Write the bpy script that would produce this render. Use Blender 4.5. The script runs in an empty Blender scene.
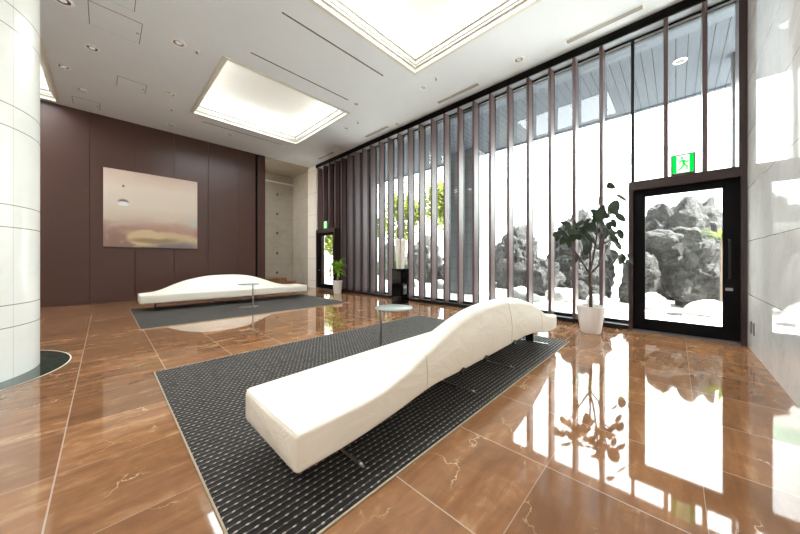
import bpy, math, random
from mathutils import Vector, Matrix, noise

sc = bpy.context.scene
COL = sc.collection
PI = math.pi

# ------------------------------------------------------------------ helpers
class MB:
    """collects shapes, then links them as one mesh object"""
    def __init__(s):
        s.v = []; s.f = []; s.sm = []
    def add(s, vs, fs, smooth=False):
        n = len(s.v)
        s.v += [tuple(p) for p in vs]
        s.f += [tuple(i + n for i in q) for q in fs]
        s.sm += [smooth] * len(fs)
        return s
    def box(s, x0, x1, y0, y1, z0, z1, bev=0.0):
        if bev <= 0:
            vs = [(x, y, z) for z in (z0, z1) for y in (y0, y1) for x in (x0, x1)]
            fs = [(0, 2, 3, 1), (4, 5, 7, 6), (0, 1, 5, 4), (2, 6, 7, 3), (0, 4, 6, 2), (1, 3, 7, 5)]
            return s.add(vs, fs)
        b = bev
        vs = []; idx = {}
        for ix, (xa, sx) in enumerate(((x0, 1), (x1, -1))):
            for iy, (ya, sy) in enumerate(((y0, 1), (y1, -1))):
                for iz, (za, sz) in enumerate(((z0, 1), (z1, -1))):
                    for a in range(3):
                        p = [xa + sx * b, ya + sy * b, za + sz * b]
                        p[a] = (xa, ya, za)[a]
                        idx[(ix, iy, iz, a)] = len(vs); vs.append(p)
        g = lambda i, j, k, a: idx[(i, j, k, a)]
        fs = []
        for k in (0, 1):
            fs.append((g(k,0,0,0), g(k,0,1,0), g(k,1,1,0), g(k,1,0,0)) if k == 0 else (g(k,0,0,0), g(k,1,0,0), g(k,1,1,0), g(k,0,1,0)))
            fs.append((g(0,k,0,1), g(1,k,0,1), g(1,k,1,1), g(0,k,1,1)) if k == 0 else (g(0,k,0,1), g(0,k,1,1), g(1,k,1,1), g(1,k,0,1)))
            fs.append((g(0,0,k,2), g(0,1,k,2), g(1,1,k,2), g(1,0,k,2)) if k == 0 else (g(0,0,k,2), g(1,0,k,2), g(1,1,k,2), g(0,1,k,2)))
        for i in (0, 1):
            for j in (0, 1):
                fs.append((g(i,j,0,0), g(i,j,1,0), g(i,j,1,1), g(i,j,0,1)))
                fs.append((g(i,0,j,0), g(i,1,j,0), g(i,1,j,2), g(i,0,j,2)))
                fs.append((g(0,i,j,1), g(1,i,j,1), g(1,i,j,2), g(0,i,j,2)))
        for i in (0, 1):
            for j in (0, 1):
                for k in (0, 1):
                    fs.append((g(i,j,k,0), g(i,j,k,1), g(i,j,k,2)))
        return s.add(vs, fs)
    def obox(s, c, ux, uy, uz):
        """box from a centre and three half vectors"""
        c, ux, uy, uz = map(Vector, (c, ux, uy, uz))
        vs = [c + ux*a + uy*b + uz*d for d in (-1, 1) for b in (-1, 1) for a in (-1, 1)]
        return s.add(vs, [(0, 2, 3, 1), (4, 5, 7, 6), (0, 1, 5, 4), (2, 6, 7, 3), (0, 4, 6, 2), (1, 3, 7, 5)])
    def lathe(s, prof, c=(0, 0, 0), n=40, close_bottom=True, close_top=True, smooth=True, sx=1, sy=1):
        vs = []; fs = []
        for (r, z) in prof:
            for i in range(n):
                a = 2*PI*i/n
                vs.append((c[0] + r*sx*math.cos(a), c[1] + r*sy*math.sin(a), c[2] + z))
        for k in range(len(prof) - 1):
            for i in range(n):
                j = (i + 1) % n
                fs.append((k*n + i, k*n + j, (k+1)*n + j, (k+1)*n + i))
        s.add(vs, fs, smooth)
        m = len(s.v) - len(vs)
        if close_bottom:
            s.f.append(tuple(m + i for i in reversed(range(n)))); s.sm.append(False)
        if close_top:
            s.f.append(tuple(m + (len(prof)-1)*n + i for i in range(n))); s.sm.append(False)
        return s
    def tube(s, pts, r, n=10, smooth=True, caps=True):
        pts = [Vector(p) for p in pts]
        rs = r if isinstance(r, (list, tuple)) else [r]*len(pts)
        vs = []; fs = []
        up = None
        for k, p in enumerate(pts):
            t = (pts[min(k+1, len(pts)-1)] - pts[max(k-1, 0)]).normalized()
            if up is None:
                up = Vector((0, 0, 1)) if abs(t.z) < .9 else Vector((1, 0, 0))
            a = t.cross(up)
            if a.length < 1e-5: a = t.orthogonal()
            a.normalize(); b = a.cross(t).normalized(); up = b
            for i in range(n):
                an = 2*PI*i/n
                vs.append(p + (a*math.cos(an) + b*math.sin(an))*rs[k])
        for k in range(len(pts)-1):
            for i in range(n):
                j = (i+1) % n
                fs.append((k*n+i, k*n+j, (k+1)*n+j, (k+1)*n+i))
        if caps:
            fs.append(tuple(reversed(range(n)))); fs.append(tuple((len(pts)-1)*n+i for i in range(n)))
        return s.add(vs, fs, smooth)
    def build(s, name, m, parent=None, origin=None, sharp=40):
        me = bpy.data.meshes.new(name)
        o = Vector(origin) if origin is not None else (root_loc(parent) if parent else Vector((0, 0, 0)))
        me.from_pydata([tuple(Vector(p) - o) for p in s.v], [], s.f)
        me.polygons.foreach_set('use_smooth', s.sm)
        me.update()
        if any(s.sm): me.set_sharp_from_angle(angle=math.radians(sharp))
        ob = bpy.data.objects.new(name, me)
        if m: me.materials.append(m)
        COL.objects.link(ob)
        if parent:
            ob.parent = parent
            ob['_o'] = 0
            del ob['_o']
        elif origin is not None:
            ob.location = o
        return ob

def root_loc(o):
    while o.parent: o = o.parent
    return Vector(o.location)

def tag(o, label=None, cat=None, group=None, kind=None):
    if label: o['label'] = label
    if cat: o['category'] = cat
    if group: o['group'] = group
    if kind: o['kind'] = kind
    return o

def thing(name, label, cat, loc=(0, 0, 0), group=None, kind=None):
    o = bpy.data.objects.new(name, None)
    o.empty_display_size = .1
    o.location = loc
    COL.objects.link(o)
    return tag(o, label, cat, group, kind)

def struct(name, mb, m, label=None, cat=None):
    return tag(mb.build(name, m), label, cat, kind='structure')

def copy_tree(o, parent=None):
    c = o.copy(); COL.objects.link(c)
    if parent: c.parent = parent
    for ch in list(o.children): copy_tree(ch, c)
    return c

# ------------------------------------------------------------------ materials
class NT:
    def __init__(s, name):
        s.m = bpy.data.materials.new(name); s.m.use_nodes = True
        s.t = s.m.node_tree; s.t.nodes.clear()
        s.out = s.n('ShaderNodeOutputMaterial')
    def n(s, typ, **kw):
        nd = s.t.nodes.new(typ)
        for k, v in kw.items(): setattr(nd, k, v)
        return nd
    def l(s, a, b): s.t.links.new(a, b)
    def put(s, sock, v):
        if hasattr(v, 'is_output') or isinstance(v, bpy.types.NodeSocket): s.l(v, sock)
        else:
            if sock.type == 'RGBA' and len(v) == 3: v = (*v, 1)
            sock.default_value = v
    def math(s, op, a, b=0.0, c=None, clamp=False):
        nd = s.n('ShaderNodeMath', operation=op); nd.use_clamp = clamp
        s.put(nd.inputs[0], a); s.put(nd.inputs[1], b)
        if c is not None: s.put(nd.inputs[2], c)
        return nd.outputs[0]
    def step(s, x, e0, e1):
        nd = s.n('ShaderNodeMapRange', interpolation_type='SMOOTHSTEP')
        s.put(nd.inputs[0], x); nd.inputs[1].default_value = e0; nd.inputs[2].default_value = e1
        return nd.outputs[0]
    def mix(s, f, a, b, mode='MIX'):
        nd = s.n('ShaderNodeMix', data_type='RGBA', blend_type=mode)
        s.put(nd.inputs['Factor'], f)
        s.put(nd.inputs[6], a); s.put(nd.inputs[7], b)
        return nd.outputs[2]
    def coord(s, which='Object'):
        return s.n('ShaderNodeTexCoord').outputs[which]
    def sep(s, v):
        nd = s.n('ShaderNodeSeparateXYZ'); s.l(v, nd.inputs[0]); return nd.outputs
    def comb(s, x, y, z):
        nd = s.n('ShaderNodeCombineXYZ')
        for i, q in enumerate((x, y, z)): s.put(nd.inputs[i], q)
        return nd.outputs[0]
    def mapping(s, v, scale=(1, 1, 1), loc=(0, 0, 0), rot=(0, 0, 0)):
        nd = s.n('ShaderNodeMapping'); s.l(v, nd.inputs[0])
        nd.inputs['Scale'].default_value = scale; nd.inputs['Location'].default_value = loc; nd.inputs['Rotation'].default_value = rot
        return nd.outputs[0]
    def noise(s, v, scale=5, detail=4, rough=.5, dist=0.0, out='Fac'):
        nd = s.n('ShaderNodeTexNoise'); s.l(v, nd.inputs['Vector'])
        nd.inputs['Scale'].default_value = scale; nd.inputs['Detail'].default_value = detail
        nd.inputs['Roughness'].default_value = rough; nd.inputs['Distortion'].default_value = dist
        return nd.outputs[out]
    def ramp(s, f, stops):
        nd = s.n('ShaderNodeValToRGB'); s.l(f, nd.inputs[0])
        e = nd.color_ramp.elements
        while len(e) < len(stops): e.new(.5)
        for q, (p, c) in zip(e, stops):
            q.position = p; q.color = (*c, 1) if len(c) == 3 else c
        return nd.outputs[0]
    def bump(s, h, strength=.3, dist=.01):
        nd = s.n('ShaderNodeBump'); s.l(h, nd.inputs['Height'])
        nd.inputs['Strength'].default_value = strength; nd.inputs['Distance'].default_value = dist
        return nd.outputs[0]
    def bsdf(s, color, rough=.5, metal=0.0, spec=.5, normal=None, coat=0.0, coat_rough=.05, emit=None, estr=0.0, trans=0.0, ior=1.5, sheen=0.0):
        b = s.n('ShaderNodeBsdfPrincipled')
        s.put(b.inputs['Base Color'], color); s.put(b.inputs['Roughness'], rough); s.put(b.inputs['Metallic'], metal)
        b.inputs['Specular IOR Level'].default_value = spec
        b.inputs['Coat Weight'].default_value = coat; b.inputs['Coat Roughness'].default_value = coat_rough
        b.inputs['IOR'].default_value = ior
        b.inputs['Transmission Weight'].default_value = trans
        if normal is not None: s.l(normal, b.inputs['Normal'])
        if emit is not None:
            s.put(b.inputs['Emission Color'], emit); b.inputs['Emission Strength'].default_value = estr
        s.l(b.outputs[0], s.out.inputs[0])
        return s.m

def srgb(r, g, b):
    f = lambda c: (c/255/12.92) if c/255 <= .04045 else ((c/255 + .055)/1.055)**2.4
    return (f(r), f(g), f(b))

def plain(name, col, rough=.5, metal=0.0, spec=.5, var=.06, vs=6, **kw):
    """paint, plastic or metal with a faint mottled variation"""
    t = NT(name)
    nz = t.noise(t.coord(), vs, 3)
    c = t.mix(nz, tuple(x*(1-var) for x in col), tuple(min(1, x*(1+var)) for x in col))
    return t.bsdf(c, rough, metal, spec, **kw)

M = {}
# floor: polished rose brown marble in square tiles
def floor_mat():
    t = NT('floor_marble')
    p = t.coord(); x, y, z = t.sep(p)
    TX, TY = .63, .62
    ux = t.math('DIVIDE', t.math('ADD', x, .18), TX); uy = t.math('DIVIDE', t.math('ADD', y, .10), TY)
    ix = t.math('FLOOR', ux); iy = t.math('FLOOR', uy)
    fx = t.math('FRACT', ux); fy = t.math('FRACT', uy)
    ex = t.math('MINIMUM', fx, t.math('SUBTRACT', 1, fx)); ey = t.math('MINIMUM', fy, t.math('SUBTRACT', 1, fy))
    jx = t.math('LESS_THAN', ex, .0055); jy = t.math('LESS_THAN', ey, .0030)
    wn = t.n('ShaderNodeTexWhiteNoise', noise_dimensions='2D'); t.l(t.comb(ix, iy, 0), wn.inputs['Vector'])
    rv = wn.outputs['Value']; rc = wn.outputs['Color']
    off = t.n('ShaderNodeVectorMath', operation='MULTIPLY_ADD'); t.l(rc, off.inputs[0]); off.inputs[1].default_value = (9, 9, 9); t.l(p, off.inputs[2])
    pv = off.outputs[0]
    band = t.noise(t.mapping(pv, (.9, 5.5, 1), rot=(0, 0, .35)), 1.5, 7, .64, .6)
    mott = t.noise(pv, 6, 5, .6, .8)
    fac = t.math('ADD', t.math('MULTIPLY', band, .65), t.math('MULTIPLY', mott, .35))
    c = t.ramp(fac, [(.22, srgb(112, 76, 51)), (.42, srgb(130, 91, 62)), (.55, srgb(147, 105, 72)), (.72, srgb(190, 150, 112))])
    tv = t.math('MULTIPLY_ADD', rv, .34, .80)
    tvc = t.comb(tv, tv, tv)
    c = t.mix(1.0, c, tvc, 'MULTIPLY')
    # pale veins
    vor = t.n('ShaderNodeTexVoronoi', feature='DISTANCE_TO_EDGE')
    wob = t.n('ShaderNodeVectorMath', operation='MULTIPLY_ADD'); t.l(t.noise(pv, 3.5, 5, .6, 0, 'Color'), wob.inputs[0]); wob.inputs[1].default_value = (.5, .5, .5); t.l(t.mapping(pv, (.8, 1.5, 1), rot=(0, 0, .5)), wob.inputs[2])
    t.l(wob.outputs[0], vor.inputs['Vector']); vor.inputs['Scale'].default_value = 2.0
    vein = t.math('MULTIPLY', t.math('SUBTRACT', 1, t.step(vor.outputs['Distance'], .0, .014)), t.step(t.noise(pv, 2.6, 3), .52, .66))
    c = t.mix(t.math('MULTIPLY', vein, .75), c, srgb(226, 200, 165))
    j = t.math('MAXIMUM', jx, t.math('MULTIPLY', jy, .8))
    c = t.mix(t.math('MULTIPLY', j, .7), c, srgb(196, 176, 158))
    return t.bsdf(c, .035, 0, .62, ior=1.55)
M['floor'] = floor_mat()

def white_marble(name, base, dark, rough, joints=None, amt=.5, spec=.5, vert=None, ang=None):
    t = NT(name); p = t.coord(); x, y, z = t.sep(p)
    n1 = t.noise(p, 1.6, 7, .62, 1.2); n2 = t.noise(t.mapping(p, (1.5, 1.5, .7), rot=(.3, .5, .2)), 2.4, 5, .55, .6)
    c = t.mix(t.math('MULTIPLY', t.step(n1, .42, .72), amt), base, dark)
    c = t.mix(t.math('MULTIPLY', t.step(n2, .55, .75), amt*.5), c, tuple(min(1, q*1.1) for q in base))
    vein = t.math('SUBTRACT', 1, t.step(t.math('ABSOLUTE', t.math('SUBTRACT', t.noise(t.mapping(p, (1, 1, 1), rot=(.5, .4, .9)), 1.1, 6, .6, .8), .5)), 0, .02))
    c = t.mix(t.math('MULTIPLY', vein, amt*.45), c, dark)
    if joints:
        for (period, offset, w) in joints:
            f = t.math('FRACT', t.math('DIVIDE', t.math('SUBTRACT', z, offset), period))
            e = t.math('MINIMUM', f, t.math('SUBTRACT', 1, f))
            c = t.mix(t.math('MULTIPLY', t.math('LESS_THAN', e, w/period), .85), c, srgb(120, 116, 106))
    if vert:
        for (ax, period, offset, w) in vert:
            q = (x, y)[ax]
            f = t.math('FRACT', t.math('DIVIDE', t.math('SUBTRACT', q, offset), period))
            e = t.math('MINIMUM', f, t.math('SUBTRACT', 1, f))
            c = t.mix(t.math('MULTIPLY', t.math('LESS_THAN', e, w/period), .45), c, srgb(140, 136, 126))
    if ang is not None:
        an = t.math('DIVIDE', t.math('SUBTRACT', t.math('ARCTAN2', y, x), math.radians(ang)), math.radians(45))
        f = t.math('FRACT', an); e = t.math('MINIMUM', f, t.math('SUBTRACT', 1, f))
        c = t.mix(t.math('MULTIPLY', t.math('LESS_THAN', e, .004), .4), c, srgb(140, 136, 126))
    return t.bsdf(c, rough, 0, spec)
M['marble_wall'] = white_marble('polished_white_marble', srgb(244, 243, 240), srgb(212, 209, 203), .035, [(.70, .697, .003)], .55, .8, [(0, 1.4, 4.35, .003)])
M['column_stone'] = white_marble('cream_column_stone', srgb(228, 227, 222), srgb(214, 211, 203), .22, [(.965, .50, .0045), (.965, .715, .0045)], .3, ang=-30.3)
M['beige_stone'] = white_marble('beige_wall_stone', srgb(178, 170, 156), srgb(158, 149, 134), .12, [(.90, .30, .003)], .5)
M['pilaster_stone'] = white_marble('cream_pilaster_stone', srgb(240, 235, 224), srgb(224, 216, 202), .2, [(.90, .30, .004)], .3)
M['green_stone'] = None
t = NT('green_serpentine'); p = t.coord()
c = t.ramp(t.noise(p, 11, 8, .75, 1.5), [(.36, srgb(16, 24, 20)), (.50, srgb(38, 52, 45)), (.62, srgb(70, 88, 78)), (.7, srgb(140, 155, 142))])
M['green_stone'] = t.bsdf(c, .05)
t = NT('ceiling_paint')
c = t.mix(t.noise(t.coord(), 2.5, 3), srgb(222, 227, 232), srgb(227, 232, 237))
M['ceiling'] = t.bsdf(c, .55, 0, .4)
M['moulding'] = plain('cream_moulding_paint', srgb(214, 211, 198), .4, var=.02)
M['white_paint'] = plain('cove_white_paint', srgb(245, 244, 240), .6, var=.01)

t = NT('brown_panel')
p = t.coord()
g = t.noise(t.mapping(p, (60, 60, 1.2)), 1, 4, .6)
c = t.mix(g, srgb(78, 53, 45), srgb(87, 61, 53))
M['brown'] = t.bsdf(c, .34, 0, .5)
M['groove'] = plain('dark_groove', srgb(26, 18, 17), .6)
t = NT('fin_lacquer')
g = t.noise(t.mapping(t.coord(), (50, 50, .8)), 1, 4, .6)
c = t.mix(g, srgb(82, 61, 60), srgb(97, 76, 75))
M['fin'] = t.bsdf(c, .38, 0, .6)
M['frame_brown'] = plain('door_frame_brown', srgb(52, 34, 32), .35)
M['frame_black'] = plain('black_metal', srgb(15, 13, 14), .42, spec=.3)
M['alu'] = plain('window_sash_grey', srgb(96, 96, 98), .35, metal=.6)
M['beam'] = plain('beam_black', srgb(12, 10, 10), .6, spec=.12)
M['alu_pale'] = plain('pale_metal_panel', srgb(150, 156, 164), .35)
M['sill'] = plain('grey_sill_metal', srgb(120, 116, 118), .3, metal=.7)
M['chrome'] = plain('brushed_chrome', srgb(205, 205, 208), .16, metal=1.0, var=.02)
M['steel'] = plain('satin_steel', srgb(165, 165, 165), .28, metal=1.0, var=.03)
M['dark_clip'] = plain('dark_clip', srgb(30, 26, 26), .4)
M['vent'] = plain('vent_grey', srgb(196, 195, 192), .5)
M['vent_dark'] = plain('vent_louvre', srgb(150, 149, 146), .5)
M['slot'] = plain('slot_grey', srgb(96, 94, 90), .6)
M['trim_white'] = plain('white_trim_metal', srgb(240, 240, 238), .3, var=.01)
M['lamp_dark'] = plain('lamp_reflector', srgb(150, 148, 145), .2, metal=.8)
M['outlet'] = plain('outlet_grey', srgb(120, 116, 110), .4)
M['brass'] = plain('grey_bracket', srgb(110, 98, 84), .35, metal=.7)

t = NT('white_leather'); p = t.coord()
pores = t.noise(p, 260, 3, .6); folds = t.noise(t.mapping(p, (1.1, 2.2, 2)), 3.2, 3, .5, 1.0)
px_, py_, pz_ = t.sep(p)
q1 = t.math('MULTIPLY_ADD', px_, 62.0, t.math('MULTIPLY_ADD', py_, 34.0, t.math('MULTIPLY', folds, 16.0)))
dd = t.math('SQRT', t.math('ADD', t.math('POWER', t.math('MULTIPLY', t.math('SUBTRACT', px_, .60), 3.2), 2), t.math('POWER', t.math('MULTIPLY', t.math('SUBTRACT', py_, .22), 6.0), 2)))
wr = t.math('MULTIPLY', t.math('POWER', t.math('ABSOLUTE', t.math('SINE', q1)), 3.0), t.math('SUBTRACT', 1, t.step(dd, .25, 1.0)))
h = t.math('ADD', t.math('MULTIPLY', pores, .05), t.math('MULTIPLY_ADD', wr, .55, folds))
c = t.mix(t.noise(p, 3, 4), srgb(240, 231, 214), srgb(247, 240, 225))
M['leather'] = t.bsdf(c, .38, 0, .45, normal=t.bump(h, .35, .03))
M['seam'] = plain('leather_seam', srgb(222, 214, 198), .5, var=.03)

def rug_mat():
    t = NT('black_woven_rug'); p = t.coord(); x, y, z = t.sep(p)
    px, py = .046, .038
    iy = t.math('FLOOR', t.math('DIVIDE', y, py))
    ox = t.math('MULTIPLY', t.math('MODULO', t.math('ABSOLUTE', iy), 2.0), px*.5)
    jit = t.math('MULTIPLY', t.math('SUBTRACT', t.noise(p, 30, 2), .5), .008)
    fx = t.math('FRACT', t.math('DIVIDE', t.math('ADD', t.math('ADD', x, ox), jit), px)); fy = t.math('FRACT', t.math('DIVIDE', t.math('ADD', y, jit), py))
    dx = t.math('ABSOLUTE', t.math('SUBTRACT', fx, .5)); dy = t.math('ABSOLUTE', t.math('SUBTRACT', fy, .5))
    r = t.math('SQRT', t.math('ADD', t.math('POWER', t.math('MULTIPLY', dx, 1.0), 2), t.math('POWER', t.math('MULTIPLY', dy, 1.7), 2)))
    dot = t.math('SUBTRACT', 1, t.step(r, .13, .28))
    thin = t.math('MULTIPLY', t.math('SUBTRACT', 1, t.step(dy, .03, .10)), .35)
    m = t.math('MAXIMUM', dot, thin)
    m = t.math('MULTIPLY', m, t.step(t.noise(p, 45, 2), .22, .55))
    wool = t.noise(p, 240, 3, .7)
    c = t.mix(wool, srgb(16, 12, 11), srgb(32, 27, 25))
    c = t.mix(m, c, srgb(196, 186, 172))
    h = t.math('ADD', t.math('ADD', t.math('MULTIPLY', t.math('SUBTRACT', .5, dy), 1.4), t.math('MULTIPLY', wool, .3)), t.math('MULTIPLY', dot, -.5))
    return t.bsdf(c, .7, 0, .42, normal=t.bump(h, .8, .012))
M['rug'] = rug_mat()
M['rug_edge'] = plain('rug_binding', srgb(172, 156, 132), .8, var=.2, vs=90)
M['glass_top'] = plain('frosted_pale_glass', srgb(150, 160, 154), .22, spec=.7, var=.02)
M['gloss_black'] = plain('glossy_black_lacquer', srgb(9, 8, 9), .05, spec=.35)
t = NT('ivory_ceramic')
c = t.mix(t.noise(t.mapping(t.coord(), (9, 9, 2)), 3, 4), srgb(222, 214, 198), srgb(240, 234, 222))
M['ivory'] = t.bsdf(c, .35)
M['ceramic_white'] = plain('white_pot_ceramic', srgb(238, 233, 228), .35, var=.02)
M['soil'] = plain('potting_soil', srgb(92, 78, 62), .95, var=.5, vs=60)
def leaf_mat(name, a, b, rough=.35, trans=.0):
    t = NT(name)
    c = t.mix(t.noise(t.coord(), 9, 3), a, b)
    d = t.n('ShaderNodeBsdfPrincipled'); d.inputs['Specular IOR Level'].default_value = .16; t.put(d.inputs['Base Color'], c); d.inputs['Roughness'].default_value = rough
    tr = t.n('ShaderNodeBsdfTranslucent'); t.put(tr.inputs['Color'], tuple(q*1.3 for q in b))
    mx = t.n('ShaderNodeMixShader'); mx.inputs[0].default_value = trans
    t.l(d.outputs[0], mx.inputs[1]); t.l(tr.outputs[0], mx.inputs[2]); t.l(mx.outputs[0], t.out.inputs[0])
    return t.m
M['fig_leaf'] = leaf_mat('rubber_leaf', srgb(38, 46, 36), srgb(62, 72, 54), .42, .06)
M['fig_stem'] = plain('fig_bark', srgb(78, 64, 54), .8, var=.3, vs=30)
M['dracaena_leaf'] = leaf_mat('dracaena_leaf', srgb(96, 150, 30), srgb(168, 212, 70), .35, .3)
M['dracaena_stem'] = plain('dracaena_cane', srgb(160, 142, 104), .8, var=.2, vs=30)

def glass_mat():
    t = NT('clear_window_glass')
    tr = t.n('ShaderNodeBsdfTransparent'); tr.inputs[0].default_value = (.94, .965, .955, 1)
    gl = t.n('ShaderNodeBsdfGlossy'); gl.inputs['Roughness'].default_value = .0
    fr = t.n('ShaderNodeFresnel')
    bf = t.n('ShaderNodeNewGeometry').outputs['Backfacing']
    t.l(t.math('MULTIPLY_ADD', bf, 1/1.45 - 1.45, 1.45), fr.inputs[0])
    mx = t.n('ShaderNodeMixShader'); t.l(fr.outputs[0], mx.inputs[0]); t.l(tr.outputs[0], mx.inputs[1]); t.l(gl.outputs[0], mx.inputs[2])
    t.l(mx.outputs[0], t.out.inputs[0]); return t.m
M['glass'] = glass_mat()

def emit(name, col, s):
    t = NT(name); e = t.n('ShaderNodeEmission'); e.inputs[0].default_value = (*col, 1); e.inputs[1].default_value = s
    t.l(e.outputs[0], t.out.inputs[0]); return t.m
M['sign_green'] = emit('sign_green', srgb(0, 200, 70), .62)
M['sign_white'] = emit('sign_white', srgb(225, 255, 215), .60)
M['sign_frame'] = plain('sign_casing', srgb(84, 86, 72), .4)
M['cove_light'] = emit('cove_strip', (.96, .985, 1.0), 2.5)
M['lamp_glow'] = emit('downlight_bulb', (1, .97, .92), .2)

# outside
t = NT('soffit_boards'); p = t.coord(); x, y, z = t.sep(p)
f = t.math('FRACT', t.math('DIVIDE', y, .155)); e = t.math('MINIMUM', f, t.math('SUBTRACT', 1, f))
c = t.mix(t.math('LESS_THAN', e, .035), srgb(66, 71, 79), srgb(14, 15, 17))
M['soffit'] = t.bsdf(c, .7, 0, .04)
M['soffit_strip'] = plain('soffit_strip_grey', srgb(78, 84, 92), .7, spec=.04)
t = NT('gravel_white'); p = t.coord()
v = t.n('ShaderNodeTexVoronoi'); t.l(p, v.inputs['Vector']); v.inputs['Scale'].default_value = 14
c = t.mix(v.outputs['Distance'], srgb(240, 238, 234), srgb(206, 203, 198))
M['gravel'] = t.bsdf(c, .9, normal=t.bump(v.outputs['Distance'], .5, .03))
t = NT('grey_rock'); p = t.coord()
n1 = t.noise(p, 2.2, 9, .68, .7); n2 = t.noise(p, 11, 8, .7)
c = t.ramp(t.math('ADD', t.math('MULTIPLY', n1, .6), t.math('MULTIPLY', n2, .4)), [(.36, srgb(9, 9, 10)), (.48, srgb(30, 29, 29)), (.58, srgb(62, 61, 60)), (.70, srgb(132, 130, 127))])
M['rock'] = t.bsdf(c, .85, normal=t.bump(t.math('ADD', n2, n1), 1.0, .2))
t = NT('pale_stone'); p = t.coord(); n2 = t.noise(p, 6, 7, .65)
c = t.mix(n2, srgb(96, 95, 92), srgb(168, 166, 162))
M['pale_stone'] = t.bsdf(c, .85, normal=t.bump(n2, .5, .05))
t = NT('dark_tile_column'); p = t.coord(); x, y, z = t.sep(p)
f = t.math('FRACT', t.math('DIVIDE', z, .42)); e = t.math('MINIMUM', f, t.math('SUBTRACT', 1, f))
c = t.mix(t.math('LESS_THAN', e, .012), t.mix(t.noise(p, 3, 5), srgb(92, 94, 98), srgb(112, 114, 118)), srgb(60, 62, 64))
M['ext_column'] = t.bsdf(c, .3)
M['ext_dark'] = plain('dark_screen_panel', srgb(44, 42, 46), .6)
M['ext_white'] = plain('pale_render_wall', srgb(226, 230, 226), .8, var=.03)
M['ext_green'] = plain('pale_green_band', srgb(176, 214, 196), .7, var=.04)
M['ext_window'] = plain('distant_window', srgb(150, 165, 165), .3)
M['shrub_leaf'] = leaf_mat('garden_leaf', srgb(46, 62, 24), srgb(84, 102, 42), .5, .35)
M['tree_leaf'] = leaf_mat('tree_leaf', srgb(58, 70, 26), srgb(104, 112, 48), .5, .4)
M['dark_leaf'] = leaf_mat('hedge_leaf', srgb(28, 42, 18), srgb(56, 74, 32), .5, .25)
M['bark'] = plain('tree_bark', srgb(92, 80, 70), .9, var=.3, vs=20)

# ------------------------------------------------------------------ constants
XW = 5.98            # room side of the fins
XG = 6.19            # glass plane
YR = -.69            # right marble wall
YB = 10.98           # brown wall
ZC = 5.0
BX0, BX1 = -6.0, 6.6
YF = -7.5            # far end of the lobby behind the camera

# ------------------------------------------------------------------ room shell
struct('floor', MB().box(BX0, XG + .12, YF, 13.1, -.2, 0), M['floor'], 'polished rose brown marble tile floor', 'floor')

# ceiling with two rectangular openings
HX0, HX1 = 1.62, 4.43
A0, A1 = 1.02, 3.85           # near opening (Y)
B0, B1 = 6.19, 9.05           # far opening (Y)
HOLES = [(HX0, HX1, A0, A1), (HX0, HX1, B0, B1), (-3.62, -.80, 7.95, 10.80), (-3.62, -.80, 1.02, 3.85), (HX0, HX1, -5.0, -2.15), (-3.62, -.80, -5.0, -2.15)]
cb = MB()
CX = sorted({BX0, XG + .12} | {h[0] for h in HOLES} | {h[1] for h in HOLES})
CY = sorted({YF, 11.02} | {h[2] for h in HOLES} | {h[3] for h in HOLES})
for xa, xb in zip(CX[:-1], CX[1:]):
    for ya, yb in zip(CY[:-1], CY[1:]):
        if any(h[0] <= xa and xb <= h[1] and h[2] <= ya and yb <= h[3] for h in HOLES): continue
        cb.box(xa, xb, ya, yb, ZC, ZC + .06)
struct('ceiling', cb, M['ceiling'], 'white lobby ceiling with two lit recesses', 'ceiling')
struct('ceiling_alcove', MB().box(3.6, XG + .12, 11.02, 13.1, ZC, ZC + .06), M['beige_stone'], 'beige ceiling over the stair alcove', 'ceiling')

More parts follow.
